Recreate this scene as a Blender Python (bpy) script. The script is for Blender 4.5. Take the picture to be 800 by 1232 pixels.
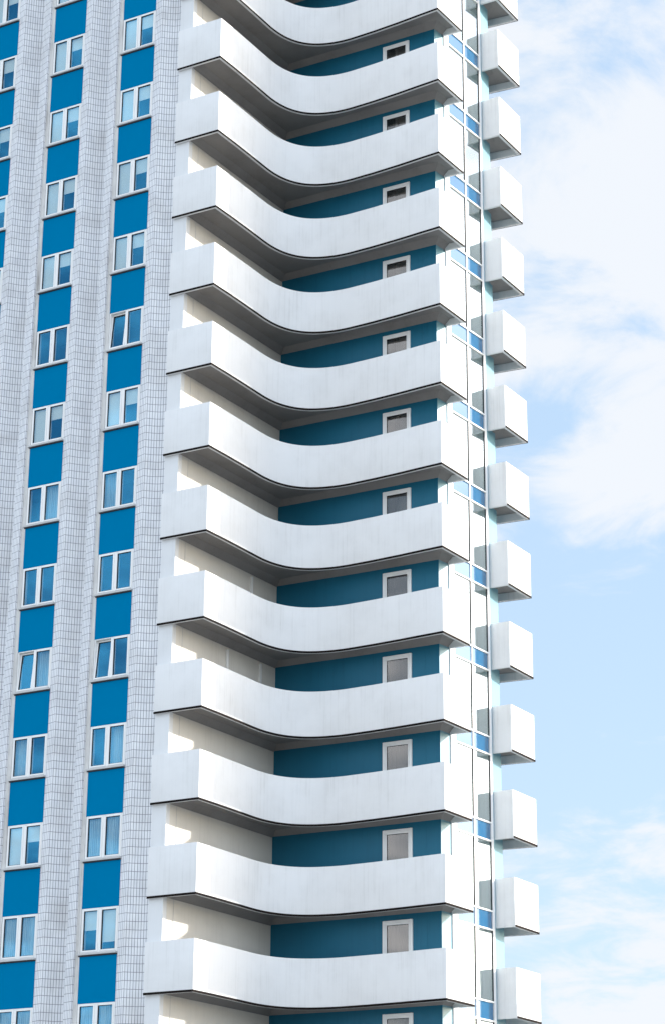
import bpy, math, random
from mathutils import Vector, Matrix
R = math.radians
random.seed(7)
for o in list(bpy.data.objects): bpy.data.objects.remove(o)
S = bpy.context.scene
COL = S.collection

# ------------------------------------------------------------------ camera
PXW = 800.0
FPX, YAW, PITCH, ROLL = 2674.8, -0.5190, 0.3515, 0.0088
CAM = Vector((37.019, -54.015, -8.993))
fwd = Vector((math.sin(YAW)*math.cos(PITCH), math.cos(YAW)*math.cos(PITCH), math.sin(PITCH)))
rgt = Vector((math.cos(YAW), -math.sin(YAW), 0)); upv = rgt.cross(fwd)
r2 = math.cos(ROLL)*rgt + math.sin(ROLL)*upv; u2 = -math.sin(ROLL)*rgt + math.cos(ROLL)*upv
cd = bpy.data.cameras.new('camera'); cam = bpy.data.objects.new('camera', cd); COL.objects.link(cam)
cam.matrix_world = Matrix(((r2.x, u2.x, -fwd.x, CAM.x), (r2.y, u2.y, -fwd.y, CAM.y), (r2.z, u2.z, -fwd.z, CAM.z), (0, 0, 0, 1)))
cd.sensor_fit = 'HORIZONTAL'; cd.sensor_width = 36; cd.lens = 36*FPX/PXW
cd.clip_start = .5; cd.clip_end = 6000
S.camera = cam

# ------------------------------------------------------------------ light
SUN_AZ, SUN_EL = 36.0, 21.0        # azimuth measured from +X towards +Y
SUN_STRENGTH, SKY_STRENGTH, EXPOSURE = 2.0, 0.15, 1.56
sd = Vector((math.cos(R(SUN_EL))*math.cos(R(SUN_AZ)), math.cos(R(SUN_EL))*math.sin(R(SUN_AZ)), math.sin(R(SUN_EL))))
sl = bpy.data.lights.new('sun', 'SUN'); sl.energy = SUN_STRENGTH; sl.angle = R(0.9); sl.color = (1, .95, .88)
so = bpy.data.objects.new('sun', sl); COL.objects.link(so)
so.rotation_euler = (-sd).to_track_quat('-Z', 'Y').to_euler(); so.location = (60, 60, 60)

W = bpy.data.worlds.new('World'); S.world = W; W.use_nodes = True
nt = W.node_tree; nt.nodes.clear()
def N(t, kind, **kw):
    n = t.nodes.new(kind)
    for k, v in kw.items(): setattr(n, k, v)
    return n
def math_node(t, op, a, b=None, c=None, clamp=False):
    n = N(t, 'ShaderNodeMath', operation=op, use_clamp=clamp)
    for i, v in enumerate((a, b, c)):
        if v is None: continue
        if isinstance(v, (int, float)): n.inputs[i].default_value = v
        else: t.links.new(v, n.inputs[i])
    return n.outputs[0]
sky = N(nt, 'ShaderNodeTexSky', sky_type='NISHITA'); sky.sun_disc = False
sky.sun_elevation = R(SUN_EL); sky.sun_rotation = R(90-SUN_AZ)
sky.air_density = 1.0; sky.dust_density = 1.35; sky.ozone_density = 1.6; sky.altitude = 100
tc = N(nt, 'ShaderNodeTexCoord')
# cloud layer: noise on the direction projected to a flat cloud deck
sep = N(nt, 'ShaderNodeSeparateXYZ'); nt.links.new(tc.outputs['Generated'], sep.inputs[0])
den = math_node(nt, 'ADD', math_node(nt, 'MAXIMUM', sep.outputs[2], 0.0), 0.22)
cmb = N(nt, 'ShaderNodeCombineXYZ')
nt.links.new(math_node(nt, 'DIVIDE', sep.outputs[0], den), cmb.inputs[0])
nt.links.new(math_node(nt, 'DIVIDE', sep.outputs[1], den), cmb.inputs[1])
n1 = N(nt, 'ShaderNodeTexNoise'); n1.inputs['Scale'].default_value = 8; n1.inputs['Detail'].default_value = 10; n1.inputs['Roughness'].default_value = .6; n1.inputs['Distortion'].default_value = .35
mp = N(nt, 'ShaderNodeMapping'); mp.inputs['Location'].default_value = (3.1, 1.7, 0)
nt.links.new(cmb.outputs[0], mp.inputs[0]); nt.links.new(mp.outputs[0], n1.inputs['Vector'])
# banks of cloud at given directions (azimuth from +Y towards +X, elevation, radius, weight)
dens = math_node(nt, 'MULTIPLY', math_node(nt, 'SUBTRACT', n1.outputs[0], 0.5), 4.2)
banks = [(-21.5, 29.5, 7.5, 1.0), (-21, 25.6, 4.2, .75), (-21.0, 20.6, 2.4, .85), (-22.8, 20.0, 1.6, .4), (-20.6, 17.0, 1.5, -.3), (-21.2, 12.0, 1.2, .95), (-23.5, 10.4, 1.2, .4), (-22.0, 7.6, 3.0, 1.15), (-22, 15.5, 3.4, -.55), (-24, 23.0, 1.8, -.35)]
for az, el, rad, w in banks:
    d = Vector((math.sin(R(az))*math.cos(R(el)), math.cos(R(az))*math.cos(R(el)), math.sin(R(el))))
    dp = N(nt, 'ShaderNodeVectorMath', operation='DISTANCE'); nt.links.new(tc.outputs['Generated'], dp.inputs[0]); dp.inputs[1].default_value = d
    g = math_node(nt, 'SUBTRACT', 1.0, math_node(nt, 'DIVIDE', dp.outputs['Value'], R(rad)*1.35), clamp=True)
    g2 = math_node(nt, 'SMOOTH_MIN', g, 1.0, .1)
    dens = math_node(nt, 'ADD', dens, math_node(nt, 'MULTIPLY', g2, w))
back = N(nt, 'ShaderNodeMapRange'); nt.links.new(sep.outputs[1], back.inputs[0]); back.inputs[1].default_value = .5; back.inputs[2].default_value = -.2; back.inputs[4].default_value = .45  # extra cloud cover added out of view to lift the shaded faces
dens = math_node(nt, 'ADD', dens, back.outputs[0])
cr = N(nt, 'ShaderNodeMapRange', interpolation_type='SMOOTHSTEP'); nt.links.new(dens, cr.inputs[0])
cr.inputs[1].default_value = -.05; cr.inputs[2].default_value = 1.05; cr.inputs[3].default_value = 0; cr.inputs[4].default_value = .92
mx = N(nt, 'ShaderNodeMix', data_type='RGBA'); nt.links.new(cr.outputs[0], mx.inputs[0])
# away from the sun the air is an even pale blue; towards it the bright aureole stays
dsun = N(nt, 'ShaderNodeVectorMath', operation='DOT_PRODUCT'); nt.links.new(tc.outputs['Generated'], dsun.inputs[0]); dsun.inputs[1].default_value = sd
fa = N(nt, 'ShaderNodeMapRange'); nt.links.new(dsun.outputs['Value'], fa.inputs[0])
fa.inputs[1].default_value = .35; fa.inputs[2].default_value = .85; fa.inputs[3].default_value = .88; fa.inputs[4].default_value = .18
ev = N(nt, 'ShaderNodeMix', data_type='RGBA'); nt.links.new(fa.outputs[0], ev.inputs[0]); nt.links.new(sky.outputs[0], ev.inputs[6])
hz = N(nt, 'ShaderNodeMix', data_type='RGBA'); nt.links.new(math_node(nt, 'POWER', math_node(nt, 'SUBTRACT', 1.0, math_node(nt, 'MAXIMUM', sep.outputs[2], 0.0)), 4.0), hz.inputs[0])
hz.inputs[6].default_value = (1.16, 1.58, 2.08, 1); hz.inputs[7].default_value = (1.52, 1.86, 2.18, 1)
nt.links.new(hz.outputs[2], ev.inputs[7])
nt.links.new(ev.outputs[2], mx.inputs[6])
# unseen clouds behind the camera, brightened to fill the shaded faces
cloud_fill = N(nt, 'ShaderNodeMapRange'); nt.links.new(sep.outputs[1], cloud_fill.inputs[0]); cloud_fill.inputs[1].default_value = .6; cloud_fill.inputs[2].default_value = -.3
cc = N(nt, 'ShaderNodeMix', data_type='RGBA'); nt.links.new(cloud_fill.outputs[0], cc.inputs[0]); cc.inputs[6].default_value = (2.08, 2.15, 2.26, 1); cc.inputs[7].default_value = (4.9, 5.2, 5.6, 1)
nt.links.new(cc.outputs[2], mx.inputs[7])
bg = N(nt, 'ShaderNodeBackground'); bg.inputs[1].default_value = SKY_STRENGTH
nt.links.new(mx.outputs[2], bg.inputs[0])
wo = N(nt, 'ShaderNodeOutputWorld'); nt.links.new(bg.outputs[0], wo.inputs[0])

S.view_settings.view_transform = 'Standard'; S.view_settings.look = 'None'
S.view_settings.exposure = EXPOSURE; S.view_settings.gamma = 1; S.view_settings.use_curve_mapping = False
S.render.engine = 'CYCLES'
S.cycles.max_bounces = 8; S.cycles.diffuse_bounces = 5; S.cycles.transparent_max_bounces = 12
S.render.resolution_x = 664; S.render.resolution_y = 1024

# ------------------------------------------------------------------ materials
def mat(name, col, rough=.6, spec=.5, coat=0):
    m = bpy.data.materials.new(name); m.use_nodes = True
    b = m.node_tree.nodes['Principled BSDF']
    b.inputs['Base Color'].default_value = (*col, 1); b.inputs['Roughness'].default_value = rough
    b.inputs['Specular IOR Level'].default_value = spec; b.inputs['Coat Weight'].default_value = coat
    return m, m.node_tree, b
def weathered(name, col, dark, rough=.6, spec=.5, streak=.5, patch=.5, bump=.0, amount=1.0, joints=0):
    """paint with vertical rain streaks and broad patches, in object space metres"""
    m, t, b = mat(name, col, rough, spec)
    g = N(t, 'ShaderNodeNewGeometry')
    mpn = N(t, 'ShaderNodeMapping'); mpn.inputs['Scale'].default_value = (11, 11, .35); t.links.new(g.outputs['Position'], mpn.inputs[0])
    a = N(t, 'ShaderNodeTexNoise'); a.inputs['Scale'].default_value = 1.0; a.inputs['Detail'].default_value = 5; a.inputs['Roughness'].default_value = .65
    t.links.new(mpn.outputs[0], a.inputs['Vector'])
    c = N(t, 'ShaderNodeTexNoise'); c.inputs['Scale'].default_value = .8; c.inputs['Detail'].default_value = 6; c.inputs['Roughness'].default_value = .6
    t.links.new(g.outputs['Position'], c.inputs['Vector'])
    r1 = N(t, 'ShaderNodeMapRange'); t.links.new(a.outputs[0], r1.inputs[0]); r1.inputs[1].default_value = .50; r1.inputs[2].default_value = .78; r1.inputs[4].default_value = streak*amount
    r2_ = N(t, 'ShaderNodeMapRange'); t.links.new(c.outputs[0], r2_.inputs[0]); r2_.inputs[1].default_value = .42; r2_.inputs[2].default_value = .75; r2_.inputs[4].default_value = patch*amount
    f = math_node(t, 'ADD', math_node(t, 'MULTIPLY', r1.outputs[0], r2_.outputs[0]), math_node(t, 'MULTIPLY', r2_.outputs[0], .35), clamp=True)
    f = math_node(t, 'ADD', f, math_node(t, 'MULTIPLY', r1.outputs[0], .22), clamp=True)
    x = N(t, 'ShaderNodeMix', data_type='RGBA'); t.links.new(f, x.inputs[0]); x.inputs[6].default_value = (*col, 1); x.inputs[7].default_value = (*dark, 1)
    t.links.new(x.outputs[2], b.inputs['Base Color'])
    if bump:
        bn = N(t, 'ShaderNodeTexNoise'); bn.inputs['Scale'].default_value = 2.2; bn.inputs['Detail'].default_value = 4; t.links.new(g.outputs['Position'], bn.inputs['Vector'])
        bp = N(t, 'ShaderNodeBump'); bp.inputs['Strength'].default_value = bump; bp.inputs['Distance'].default_value = .05
        t.links.new(bn.outputs[0], bp.inputs['Height']); t.links.new(bp.outputs[0], b.inputs['Normal'])
    return m
M = {}
M['white'] = weathered('white_parapet_paint', (.80, .80, .80), (.46, .45, .43), .75, .12, .55, .55, .05)
M['strip'] = weathered('white_wall_paint', (.76, .77, .78), (.52, .52, .52), .75, .12, .4, .5, .05)
M['reveal'] = weathered('peeling_reveal_paint', (.70, .69, .67), (.22, .20, .19), .7, .3, 1, 1)
M['cream'] = weathered('cream_wall_paint', (.72, .69, .63), (.48, .44, .39), .65, .3, .5, .6, .05)
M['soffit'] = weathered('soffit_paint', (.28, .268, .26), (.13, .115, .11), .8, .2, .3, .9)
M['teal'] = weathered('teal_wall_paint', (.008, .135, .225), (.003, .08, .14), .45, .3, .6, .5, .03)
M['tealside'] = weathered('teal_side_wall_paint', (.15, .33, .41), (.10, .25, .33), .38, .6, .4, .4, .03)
M['blue'] = weathered('blue_spandrel_paint', (.0, .18, .38), (.0, .145, .32), .7, .0, .25, .35)
M['frame'] = weathered('white_window_frame', (.86, .86, .85), (.6, .6, .58), .35, .5, .2, .3)
M['sill'] = weathered('grey_sill', (.55, .55, .55), (.3, .29, .28), .5, .4, .5, .6)
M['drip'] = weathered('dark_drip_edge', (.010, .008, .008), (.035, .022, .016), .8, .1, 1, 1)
M['seal'] = mat('dark_seal_and_sill_shade', (.035, .035, .04), .6, .3)[0]  # pane seals, and the painted shade line under the sills
M['room'] = mat('room_wall', (.10, .12, .15), .9, .1)[0]
M['stair'] = mat('stairwell_wall', (.62, .62, .60), .8, .2)[0]
M['blind'] = mat('window_blind', (.84, .88, .86), .8, .2)[0]
m, t, b = mat('lamp_diffuser', (.9, .9, .9)); b.inputs['Emission Color'].default_value = (1, .97, .9, 1); b.inputs['Emission Strength'].default_value = .55; M['lamp'] = m
M['ground'] = weathered('grey_ground', (.27, .27, .26), (.16, .17, .15), .9, .2, .2, .9)
M['roof'] = mat('roof_felt', (.12, .12, .12), .9, .2)[0]
# curtain: soft folds
m, t, b = mat('net_curtain', (.42, .50, .56), .9, .1)
g = N(t, 'ShaderNodeNewGeometry'); wv = N(t, 'ShaderNodeTexWave', bands_direction='X'); wv.inputs['Scale'].default_value = 4.5; wv.inputs['Distortion'].default_value = 1.5
t.links.new(g.outputs['Position'], wv.inputs['Vector'])
x = N(t, 'ShaderNodeMix', data_type='RGBA'); t.links.new(wv.outputs['Fac'], x.inputs[0]); x.inputs[6].default_value = (.34, .42, .48, 1); x.inputs[7].default_value = (.55, .64, .68, 1)
t.links.new(x.outputs[2], b.inputs['Base Color']); M['curtain'] = m
M['taupe'] = mat('taupe_reflection', (.235, .215, .205), .9, .1)[0]  # tone of the reflection in the recess panes, painted on a sheet
def glass(name, tint, refl, fac, rough=.02, wav=.0):
    m = bpy.data.materials.new(name); m.use_nodes = True; t = m.node_tree; t.nodes.clear()
    tr = N(t, 'ShaderNodeBsdfTransparent'); tr.inputs[0].default_value = (*tint, 1)
    gl = N(t, 'ShaderNodeBsdfGlossy'); gl.inputs[0].default_value = (*refl, 1); gl.inputs['Roughness'].default_value = rough
    if wav:
        g = N(t, 'ShaderNodeNewGeometry'); n = N(t, 'ShaderNodeTexNoise'); n.inputs['Scale'].default_value = 1.3; t.links.new(g.outputs['Position'], n.inputs['Vector'])
        bp = N(t, 'ShaderNodeBump'); bp.inputs['Strength'].default_value = wav; bp.inputs['Distance'].default_value = .02
        t.links.new(n.outputs[0], bp.inputs['Height']); t.links.new(bp.outputs[0], gl.inputs['Normal'])
    mx = N(t, 'ShaderNodeMixShader'); mx.inputs[0].default_value = fac
    t.links.new(tr.outputs[0], mx.inputs[1]); t.links.new(gl.outputs[0], mx.inputs[2])
    o = N(t, 'ShaderNodeOutputMaterial'); t.links.new(mx.outputs[0], o.inputs[0]); return m
M['glass'] = glass('blue_window_glass', (1.0, .99, .93), (.08, .46, .84), .18, .02, 0)
M['darkglass'] = glass('recess_window_glass', (.75, .75, .75), (.85, .78, .72), .13, .03, 0)
M['stairglass'] = glass('stairwell_glass', (.6, .7, .7), (.84, .90, .90), .55, .03, .04)
m, t, b = mat('blue_glass_spandrel', (.002, .11, .25), .06, .6); b.inputs['IOR'].default_value = 1.95; M['bluespan'] = m
# ceramic tiles, UV: u along the profile, v up (metres)
m, t, b = mat('white_ceramic_tiles', (.7, .7, .7), .35, .5)
uv = N(t, 'ShaderNodeUVMap'); br = N(t, 'ShaderNodeTexBrick'); br.offset = 0; br.squash = 1
t.links.new(uv.outputs[0], br.inputs['Vector'])
br.inputs['Color1'].default_value = (.74, .755, .79, 1); br.inputs['Color2'].default_value = (.82, .83, .85, 1); br.inputs['Mortar'].default_value = (.15, .155, .19, 1)
br.inputs['Scale'].default_value = 1; br.inputs['Mortar Size'].default_value = .007; br.inputs['Mortar Smooth'].default_value = .15
br.inputs['Brick Width'].default_value = .086; br.inputs['Row Height'].default_value = .2464
g = N(t, 'ShaderNodeNewGeometry'); dn = N(t, 'ShaderNodeTexNoise'); dn.inputs['Scale'].default_value = 1.1; dn.inputs['Detail'].default_value = 8; t.links.new(g.outputs['Position'], dn.inputs['Vector'])
mr = N(t, 'ShaderNodeMapRange'); t.links.new(dn.outputs[0], mr.inputs[0]); mr.inputs[1].default_value = .45; mr.inputs[2].default_value = .85; mr.inputs[4].default_value = .55
x = N(t, 'ShaderNodeMix', data_type='RGBA', blend_type='MULTIPLY'); t.links.new(mr.outputs[0], x.inputs[0]); t.links.new(br.outputs['Color'], x.inputs[6]); x.inputs[7].default_value = (.60, .57, .54, 1)
t.links.new(x.outputs[2], b.inputs['Base Color'])
bp = N(t, 'ShaderNodeBump', invert=True); bp.inputs['Strength'].default_value = .5; bp.inputs['Distance'].default_value = .008
t.links.new(br.outputs['Fac'], bp.inputs['Height']); t.links.new(bp.outputs[0], b.inputs['Normal'])
M['tile'] = m

# ------------------------------------------------------------------ mesh helpers
class MB:
    def __init__(s): s.v = []; s.f = []; s.uv = []
    def quad(s, a, b, c, d, uv=None):
        i = len(s.v); s.v += [tuple(a), tuple(b), tuple(c), tuple(d)]; s.f.append((i, i+1, i+2, i+3)); s.uv.append(uv or [(0, 0)]*4)
    def box(s, x0, x1, y0, y1, z0, z1):
        p = [(x, y, z) for x in (x0, x1) for y in (y0, y1) for z in (z0, z1)]
        for q in ((0, 1, 3, 2), (4, 6, 7, 5), (0, 4, 5, 1), (2, 3, 7, 6), (0, 2, 6, 4), (1, 5, 7, 3)): s.quad(*[p[k] for k in q])
        return s
    def wallbox(s, a, b, d0, d1, z0, z1, c=None):
        """a box along the plan segment a-b, from d0 to d1 along its right-hand (outer) normal"""
        a = Vector(a); b = Vector(b); t_ = (b-a).normalized(); n = Vector((t_.y, -t_.x))
        q = [a+n*d0, b+n*d0, b+n*d1, a+n*d1]
        s.prism(q, z0, z1); return s
    def prism(s, q, z0, z1):
        n = len(q)
        for i in range(n):
            j = (i+1) % n
            s.quad((*q[i][:2], z0), (*q[j][:2], z0), (*q[j][:2], z1), (*q[i][:2], z1))
        if n == 4:
            s.quad(*[(*p[:2], z1) for p in q]); s.quad(*[(*p[:2], z0) for p in reversed(q)])
    def build(s, name, m, parent=None, bevel=0, smooth=False, kind=None, label=None, loc=None):
        me = bpy.data.meshes.new(name); me.from_pydata(s.v, [], s.f)
        ul = me.uv_layers.new(name='UVMap'); k = 0
        for uvs in s.uv:
            for u in uvs: ul.data[k].uv = u; k += 1
        import bmesh
        bm = bmesh.new(); bm.from_mesh(me); bmesh.ops.remove_doubles(bm, verts=bm.verts, dist=1e-5)
        bmesh.ops.recalc_face_normals(bm, faces=bm.faces)
        if bevel:
            ed = [e for e in bm.edges if len(e.link_faces) == 2 and e.calc_face_angle(0) > .6]
            bmesh.ops.bevel(bm, geom=ed, offset=bevel, segments=2, affect='EDGES', profile=.6)
        bm.to_mesh(me); bm.free()
        if smooth:
            for p in me.polygons: p.use_smooth = True
            try: me.set_sharp_from_angle(angle=R(25))
            except Exception: pass
        me.materials.append(m)
        o = bpy.data.objects.new(name, me); COL.objects.link(o)
        if parent: o.parent = parent
        if kind: o['kind'] = kind
        if label: o['label'] = label
        if loc: o.location = loc
        return o
def copy_tree(o, parent, loc):
    c = o.copy(); COL.objects.link(c); c.parent = parent; c.location = loc
    for ch in list(o.children):
        d = ch.copy(); COL.objects.link(d); d.parent = c
    return c

H = 2.8
def lev(j): return (12-j)*H
JT, JB = -3, 15                     # storeys built
ZTOP, ZG = lev(JT)+H, -10.6
ZB = ZG

# ------------------------------------------------------------------ ground
g_ = MB(); g_.quad((-2500, -2500, ZG), (2500, -2500, ZG), (2500, 2500, ZG), (-2500, 2500, ZG)); g_.build('ground', M['ground'], kind='structure')

tower = bpy.data.objects.new('tower_block', None); COL.objects.link(tower); tower.location = (0, 0, 0)
tower['label'] = 'tall white and blue tower block with stacked curved white balconies'; tower['category'] = 'tower block'

# ------------------------------------------------------------------ walls in plan
Wp, Ip, Kp = (.513, .10), (.72, 5.90), (6.712, 5.87)
P1, P2, P3, P4, V = (6.775, 6.42), (6.80, 6.66), (6.99, 8.79), (7.0, 8.93), (6.97, 9.70)
I2, W2 = (.72, 9.66), (.513, 15.4)
XL = -13.4
def wall(name, pts, m, z0=ZB, z1=ZTOP, th=.2, label=None):
    mb = MB()
    for a, b in zip(pts, pts[1:]): mb.wallbox(a, b, -th, 0, z0, z1)
    return mb.build(name, m, tower, label=label)
mb = MB(); mb.box(-.0, Wp[0], .10, .3, ZB, ZTOP); mb.build('corner_wall', M['strip'], tower)
wall('side_wall', [(Wp[0], .302), Ip], M['cream'], label='cream wall beside the curved balconies')
mb = MB(); mb.box(Ip[0], 4.75, Kp[1], Kp[1]+.2, ZB, ZTOP); mb.box(5.70, Kp[0]-.002, Kp[1], Kp[1]+.2, ZB, ZTOP)
zz = ZB
for j in range(JB, JT-1, -1): mb.box(4.75, 5.70, Kp[1], Kp[1]+.2, zz, lev(j)+1.19); zz = lev(j)+2.59
mb.box(4.75, 5.70, Kp[1], Kp[1]+.2, zz, ZTOP)
for xx in (6.2,): mb.box(xx, xx+.02, Kp[1]-.004, Kp[1], ZB, ZTOP)
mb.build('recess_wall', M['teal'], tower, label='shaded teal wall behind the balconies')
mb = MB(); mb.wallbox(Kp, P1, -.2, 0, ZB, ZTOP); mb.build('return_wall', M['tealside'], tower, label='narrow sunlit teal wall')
mb = MB(); mb.wallbox(P1, P2, -.2, .035, ZB, ZTOP); mb.build('pilaster', M['strip'], tower, bevel=.01)
mb = MB(); mb.wallbox(P3, P4, -.2, .035, ZB, ZTOP); mb.build('pilaster', M['strip'], tower, bevel=.01)
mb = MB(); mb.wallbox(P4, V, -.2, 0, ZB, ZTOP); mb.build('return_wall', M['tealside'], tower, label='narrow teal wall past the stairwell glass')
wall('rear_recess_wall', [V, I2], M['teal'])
wall('rear_side_wall', [I2, W2], M['cream'])
mb = MB(); mb.box(XL, Wp[0], 15.4, 15.6, ZB, ZTOP); mb.build('rear_wall', M['strip'], tower)
mb = MB(); mb.box(XL-.2, XL, -.0, 15.6, ZB, ZTOP); mb.build('end_wall', M['strip'], tower)
mb = MB(); mb.box(XL-.2, Wp[0], .0, 15.6, ZTOP, ZTOP+.3); mb.box(Wp[0], 7.0, 5.9, 9.7, ZTOP, ZTOP+.3); mb.build('roof', M['roof'], tower)
# dark rooms behind the front windows, stairwell core behind the side glass
mb = MB(); mb.box(XL+.1, .2, 1.6, 1.7, ZB, ZTOP)
for j in range(JT, JB+1): mb.box(XL+.1, .2, .48, 1.6, lev(j)+.0, lev(j)+.2)
mb.build('room_interior', M['room'], tower)
mb = MB(); mb.box(5.0, 5.1, 6.2, 9.4, ZB, ZTOP)
mb.box(5.1, 6.6, 6.3, 6.4, ZB, ZTOP); mb.box(5.1, 6.6, 9.2, 9.3, ZB, ZTOP)
for j in range(JT, JB+1): mb.box(5.1, 6.6, 6.4, 9.2, lev(j)-.12, lev(j)+.14)
mb.build('stairwell_interior', M['stair'], tower)
mb = MB(); mb.box(Ip[0]+.4, 4.9, 7.4, 7.5, ZB, ZTOP)
for j in range(JT, JB+1): mb.box(Ip[0]+.4, 6.5, 6.08, 7.4, lev(j)+.0, lev(j)+.2)
mb.build('flat_interior', M['room'], tower)

# ------------------------------------------------------------------ tiled pilasters
PER, XR0 = 2.968, -.995            # spacing of the window columns, right edge of the first
PW = 1.335                         # panel width
def profile(x0, x1, full=True):
    """x0: right edge of a window column; x1: left edge of the next (or the building corner)"""
    p = [(x0-.0, .30), (x0, .02)]
    p += [(x0+.02, .0), (x0+.33, -.105), (x0+.345, -.108)]
    if full:
        a, b = x0+.345, x1-.535
        for k in range(1, 15):
            s_ = k/14; p.append((a+(b-a)*s_, -.108+.50*math.sin(s_*math.pi*.68)))
        p += [(b+.005, .045), (x1-.165, -.09), (x1-.152, -.088), (x1-.150, .0)]
    else:
        a, b = x0+.345, x1
        for k in range(1, 13):
            s_ = k/12; p.append((a+(b-a)*s_, -.108+.34*math.sin(s_*math.pi*.62)))
    return p
def pilaster(x0, x1, full=True):
    pr = profile(x0, x1, full); mb = MB(); u = 0
    for a, b in zip(pr, pr[1:]):
        L = math.hypot(b[0]-a[0], b[1]-a[1]); 
        mb.quad((*a, ZB), (*b, ZB), (*b, ZTOP), (*a, ZTOP), [(u, ZB+.07), (u+L, ZB+.07), (u+L, ZTOP+.07), (u, ZTOP+.07)]); u += L
    o = mb.build('tiled_pilaster', M['tile'], tower, smooth=True)
    if full:
        rv = MB(); rv.box(x1-.148, x1-.0, -.012, .29, ZB, ZTOP); rv.build('window_reveal', M['reveal'], tower, bevel=.006)
NC = 4
pilaster(XR0, 0.0, False)
for c in range(1, NC+1): pilaster(XR0-PER*c, XR0-PER*(c-1)-PW)

# ------------------------------------------------------------------ facade window and panel
def make_panel():
    mb = MB(); mb.box(-PW, 0, .0, .2, -.148, 1.224)
    return mb.build('spandrel_panel', M['blue'], tower, bevel=.006)
def frame_bars(mb, x0, x1, z0, z1, w, y0, y1):
    mb.box(x0, x0+w, y0, y1, z0, z1); mb.box(x1-w, x1, y0, y1, z0, z1)
    mb.box(x0+w, x1-w, y0, y1, z1-w, z1); mb.box(x0+w, x1-w, y0, y1, z0, z0+w)
def make_window():
    mb = MB(); frame_bars(mb, -PW+.005, -.0, 1.325, 2.65, .03, .01, .2); mb.box(-.712, -.642, .012, .2, 1.355, 2.62)
    w = mb.build('window', M['frame'], tower, bevel=.004)
    s = MB(); s.box(-PW-.06, 0, -.075, .2, 1.262, 1.322); s.build('sill', M['sill'], w, bevel=.008)
    s = MB(); s.box(-PW-.03, -.002, -.03, .1, 1.226, 1.262); s.build('sill_shade_strip', M['seal'], w)  # dark strip put in as the shadow line under the sill
    for x0, x1 in ((-PW+.038, -.714), (-.640, -.032)):
        s = MB(); frame_bars(s, x0, x1, 1.358, 2.617, .045, -.004, .09)
        s.build('sash', M['frame'], w, bevel=.006)
        k = MB(); frame_bars(k, x0+.047, x1-.047, 1.405, 2.57, .010, .012, .06); k.build('seal', M['seal'], w)
        g = MB(); g.box(x0+.047, x1-.047, .03, .042, 1.405, 2.57); g.build('pane', M['glass'], w)
    return w
panel0 = make_panel(); win0 = make_window()
def blind(par, side, top, bot, m='blind', nm='blind', y=.075):
    x0, x1 = ((-PW+.07, -.745) if side == 0 else (-.61, -.062))
    if bot < top:
        b = MB()
        if nm == 'curtain':
            n = 24
            for k in range(n):
                a0, a1 = x0+(x1-x0)*k/n, x0+(x1-x0)*(k+1)/n
                ya, yb = y+.02*math.sin(k*1.7), y+.02*math.sin((k+1)*1.7)
                b.quad((a0, ya, bot), (a1, yb, bot), (a1, yb, top), (a0, ya, top))
        else: b.box(x0, x1, y, y+.008, bot, top)
        return b.build(nm, M[m], par)
state = {}
for j in range(JT, 5):
    for c in range(NC): state[(c, j)] = 'pale'
for c, j in ((0, 6), (1, 6), (1, 11), (2, 6), (3, 6)): state[(c, j)] = 'pale'
for c, j in ((0, 11), (0, 13), (1, 12), (1, 13)): state[(c, j)] = 'curtain'
for c, j in ((0, 10), (1, 10), (0, 7), (1, 9), (1, 7)): state[(c, j)] = 'half_curtain'
state[(0, 12)] = 'mixed'
first = True
for c in range(NC):
    for j in range(JT, JB+1):
        xr = XR0-PER*c; z = lev(j)
        if first: p = panel0; w = win0; p.location = w.location = (xr, 0, z); first = False
        else:
            p = panel0.copy(); COL.objects.link(p); p.parent = tower; p.location = (xr, 0, z)
            w = win0.copy(); COL.objects.link(w); w.parent = tower; w.location = (xr, 0, z)
            for ch in [q for q in win0.children if q.name.split('.')[0] in ('sill', 'sill_shade_strip', 'sash', 'seal', 'pane')]:
                d = ch.copy(); COL.objects.link(d); d.parent = w
        w['_s'] = state.get((c, j), 'clear'); w['_cj'] = (c, j)
wins = [o for o in tower.children if o.name.split('.')[0] == 'window']
for w in wins:
    s = w['_s']; c, j = w['_cj']; del w['_s']; del w['_cj']
    if s == 'pale': blind(w, 0, 2.60, 1.38); blind(w, 1, 2.60, 2.08+random.uniform(-.03, .03))
    elif s == 'curtain': blind(w, 0, 2.60, 1.38, 'curtain', 'curtain'); blind(w, 1, 2.60, 1.38, 'curtain', 'curtain')
    elif s == 'half_curtain': blind(w, 0 if (c+j) % 2 else 1, 2.60, 1.38, 'curtain', 'curtain', .16)
    elif s == 'mixed': blind(w, 0, 2.60, 2.0); blind(w, 1, 2.60, 1.62)
    if (c, j) in ((0, 8), (0, 9)):
        l_ = MB(); l_.box(-.62, -.30, .9, 1.0, 2.46, 2.50); l_.build('ceiling_lamp', M['lamp'], w)
    if (c, j) in ((0, 5), (0, 9), (1, 9)):                     # tilted-in sash
        for nm in ('sash', 'pane', 'seal'):
            k = [q for q in w.children if q.name.split('.')[0] == nm]
            k = min(k, key=lambda q: min(v.co.x for v in q.data.vertices))
            T = Matrix.Translation((0, 0, 1.38)) @ Matrix.Rotation(R(-5.5), 4, 'X') @ Matrix.Translation((0, 0, -1.38))
            k.matrix_local = T

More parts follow.
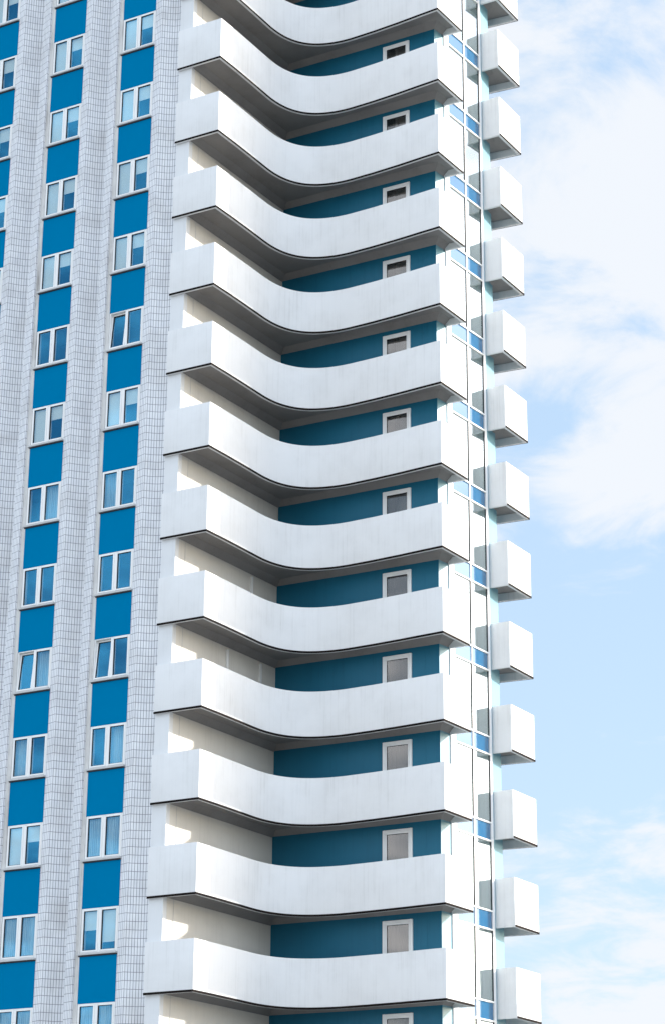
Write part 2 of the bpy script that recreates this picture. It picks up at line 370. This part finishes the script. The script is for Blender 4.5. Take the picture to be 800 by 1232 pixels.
# ------------------------------------------------------------------ balconies
def offset(pl, d):
    out = []
    for i, p in enumerate(pl):
        p = Vector(p); ns = []
        if i > 0: t_ = (p-Vector(pl[i-1])).normalized(); ns.append(Vector((t_.y, -t_.x)))
        if i < len(pl)-1: t_ = (Vector(pl[i+1])-p).normalized(); ns.append(Vector((t_.y, -t_.x)))
        if len(ns) == 2:
            n = (ns[0]+ns[1]).normalized(); n = n/max(.3, n.dot(ns[0]))
        else: n = ns[0]
        out.append(p+n*d)
    return out
def bez(p0, p1, p2, p3, n):
    r = []
    for k in range(1, n+1):
        s_ = k/n; a = 1-s_
        r.append(tuple(a**3*p0[i]+3*a*a*s_*p1[i]+3*a*s_*s_*p2[i]+s_**3*p3[i] for i in (0, 1)))
    return r
Lq, Cq, Rq, Sq = (0, 0), (1.71, 0), (7.40, 4.78), (7.49, 6.44)
curve = [(1.75, 1.0), (1.77, 2.0), (1.78, 2.9)] + bez((1.78, 2.9), (1.80, 4.25), (2.35, 5.02), (3.9, 5.03), 26)
front = curve + [(4.8, 5.0), (5.8, 4.93), (6.6, 4.85)]
def wallpt(o):
    """point of the wall the soffit of outer point o runs to, and the haunch line point"""
    if o[1] < 2.95: y = o[1] if o[1] > .1 else .1; f = (y-.1)/5.8; wx = Wp[0]+(Ip[0]-Wp[0])*f; return (wx, y), (wx+.22, y)
    if o[0] < 3.6: return Ip, (Ip[0]+.22, Ip[1]-.22)
    return (o[0], Kp[1]), (o[0], Kp[1]-.22)
def balcony_meshes(mirror=False, z0=0., z1=1.5):
    T = (lambda p: (p[0], p[1])) if not mirror else None
    outer = [Lq, Cq] + front + [Rq, Sq]
    if mirror:
        def T(p):
            y = 15.48-p[1]; x = p[0]
            if x > 2: x = x+(p[0]-2)/5.4*(.32-.14*(max(0, p[1]-4.78))/1.66)
            return (x, y)
    def TT(l): return [T(p) for p in l]
    th = .09
    inner = [tuple(q) for q in offset(outer, -th)]
    par = MB(); O = TT(outer); In = TT(inner); z0 -= .03
    for i in range(len(O)-1):
        a, b, c, d = O[i], O[i+1], In[i+1], In[i]
        par.quad((*a, z0), (*b, z0), (*b, z1), (*a, z1)); par.quad((*d, z0), (*d, z1), (*c, z1), (*c, z0))
        par.quad((*a, z1), (*b, z1), (*c, z1), (*d, z1)); par.quad((*a, z0), (*d, z0), (*c, z0), (*b, z0))
    for i in (0, len(O)-1): a, d = O[i], In[i]; par.quad((*a, z0), (*a, z1), (*d, z1), (*d, z0))
    # end return of the parapet back to the wall at S
    s = T(Sq); k = T((6.80, 6.44)); k2 = T((6.80, 6.35)); s2 = T((7.40, 6.352))
    q = [k, s2, s2, k2]
    s3 = T((7.398, 6.438))
    par.prism([k, s3, s2, k2], z0, z1)
    # slab: soffit with haunch
    slab = MB(); zs = .20
    chain = [(1.62, .09)] + [tuple(q) for q in offset([Cq]+front+[Rq, Sq], -th+.002)][1:-2]
    o_ = [tuple(q) for q in offset([Lq, Cq]+front+[Rq, Sq], -.085)][1:]
    w_, h_ = [], []
    for p in o_[:-2]:
        a, b = wallpt(p); w_.append(a); h_.append(b)
    w_ += [Kp, (6.77, 6.35)]; h_ += [(Kp[0]+.20, Kp[1]-.20), (6.97, 6.35)]
    o_[-1] = (o_[-1][0], 6.35)
    o_ = [T(p) for p in o_]; w_ = [T(p) for p in w_]; h_ = [T(p) for p in h_]
    for i in range(len(o_)-1):
        slab.quad((*o_[i], zs), (*o_[i+1], zs), (*h_[i+1], zs), (*h_[i], zs))
        slab.quad((*h_[i], zs), (*h_[i+1], zs), (*w_[i+1], 0.005), (*w_[i], 0.005))
        slab.quad((*o_[i], .30), (*w_[i], .30), (*w_[i+1], .30), (*o_[i+1], .30))
        slab.quad((*o_[i], zs), (*o_[i], .30), (*o_[i+1], .30), (*o_[i+1], zs))
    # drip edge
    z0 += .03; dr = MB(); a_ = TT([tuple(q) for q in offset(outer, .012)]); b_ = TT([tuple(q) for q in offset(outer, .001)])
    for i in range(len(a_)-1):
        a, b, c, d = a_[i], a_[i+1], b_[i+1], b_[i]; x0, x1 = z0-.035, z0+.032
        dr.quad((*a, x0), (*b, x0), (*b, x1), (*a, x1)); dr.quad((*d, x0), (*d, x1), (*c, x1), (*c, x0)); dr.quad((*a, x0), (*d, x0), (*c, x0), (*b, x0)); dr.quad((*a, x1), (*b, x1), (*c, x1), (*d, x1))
    return par, slab, dr
par, slab, dr = balcony_meshes()
def mkbal(par, slab, dr):
    b = par.build('balcony', M['white'], tower, bevel=.008, smooth=True)
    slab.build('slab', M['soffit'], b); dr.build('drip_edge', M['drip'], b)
    return b
bal0 = mkbal(par, slab, dr); bal0.location = (0, 0, lev(JT))
bal1 = mkbal(*balcony_meshes(True, -.037, 1.486)); bal1.location = (0, 0, lev(JT))
for j in range(JT+1, JB+1):
    copy_tree(bal0, tower, (0, 0, lev(j))); copy_tree(bal1, tower, (0, 0, lev(j)))

# ------------------------------------------------------------------ recess windows (teal wall)
def make_recess_window():
    y = Kp[1]; mb = MB(); frame_bars(mb, 4.71, 5.74, 1.15, 2.63, .075, y-.05, y+.1)
    w = mb.build('recess_window', M['frame'], tower, bevel=.006)
    s = MB(); frame_bars(s, 4.787, 5.663, 1.227, 2.553, .06, y-.032, y+.06); s.build('sash', M['frame'], w, bevel=.006)
    k = MB(); frame_bars(k, 4.849, 5.601, 1.289, 2.491, .012, y-.02, y+.03); k.build('seal', M['seal'], w)
    g = MB(); g.box(4.849, 5.601, y-.012, y-.003, 1.289, 2.491); g.build('pane', M['darkglass'], w)
    return w
rw = make_recess_window(); rw.location = (0, 0, lev(JT))
rws = {JT: rw}
for j in range(JT+1, JB+1): rws[j] = copy_tree(rw, tower, (0, 0, lev(j)))
for j in range(3, JB+1):
    mb = MB(); x0, x1 = (4.85, 5.60) if j > 7 else (4.85, 5.12); n = 16
    for k in range(n):
        a0, a1 = x0+(x1-x0)*k/n, x0+(x1-x0)*(k+1)/n
        mb.quad((a0, 6.0+.015*math.sin(k*2.1+j), 1.25), (a1, 6.0+.015*math.sin((k+1)*2.1+j), 1.25), (a1, 6.0+.015*math.sin((k+1)*2.1+j), 2.52), (a0, 6.0+.015*math.sin(k*2.1+j), 2.52))
    mb.build('curtain', M['taupe'], rws[j])  # taupe folded sheet added in place of the reflection in the pane

# ------------------------------------------------------------------ stairwell glazing
ZTT, ZTB = .4125, -.1678
def sp(y, d=0): f = (y-6.66)/(8.79-6.66); return (P2[0]+(P3[0]-P2[0])*f+d, y)
YM = 7.776
def make_stair():
    mb = MB(); a, b = sp(6.66), sp(8.79)
    for z in (ZTT, ZTB): mb.wallbox(a, b, -.06, .045, z-.025, z+.025)
    mb.wallbox(sp(6.665), sp(6.72), -.06, .03, ZTT+.027, ZTB+H-.027); mb.wallbox(sp(6.665), sp(6.72), -.06, .03, ZTB+.027, ZTT-.027)
    mb.wallbox(sp(YM-.022), sp(YM+.022), -.06, .03, ZTT+.027, ZTB+H-.027); mb.wallbox(sp(YM-.022), sp(YM+.022), -.06, .03, ZTB+.027, ZTT-.027)
    w = mb.build('stairwell_window', M['frame'], tower, bevel=.004)
    for y0, y1 in ((6.722, YM-.045), (YM+.025, 8.765)):
        g = MB(); g.wallbox(sp(y0), sp(y1), -.02, 0, ZTT+.027, ZTB+H-.027); g.build('pane', M['stairglass'], w)
        g = MB(); g.wallbox(sp(y0), sp(y1), -.05, -.001, ZTB+.027, ZTT-.027); g.build('spandrel', M['bluespan'], w)
    k = MB(); k.wallbox(sp(YM-.044), sp(YM-.023), -.06, .022, ZTT+.027, ZTB+H-.027); k.wallbox(sp(8.766), sp(8.788), -.05, .022, ZTT+.027, ZTB+H-.027); k.build('seal', M['seal'], w)
    return w
sw = make_stair(); sw.location = (0, 0, lev(JT))
for j in range(JT+1, JB+1): copy_tree(sw, tower, (0, 0, lev(j)))

# ------------------------------------------------------------------ door frames and joints on the cream wall
def wx(y): return Wp[0]+(Ip[0]-Wp[0])*(y-.1)/5.8
def on_wall(name, y, w, z0, z1, m, d):
    mb = MB(); mb.wallbox((wx(y), y), (wx(y+w), y+w), 0, d, z0, z1); mb.build(name, M[m], tower)
for j, ys in ((8, (4.3,)), (9, (3.0, 4.9))):
    for y in ys:
        on_wall('pipe', y, .09, lev(j)+.31, lev(j)+2.72, 'frame', .06)
mb = MB()
for j in range(JT, JB+1): mb.wallbox((wx(.62), .62), (wx(.635), .635), 0, .004, lev(j)+.31, lev(j)+2.79)
mb.build('wall_joint', M['sill'], tower)
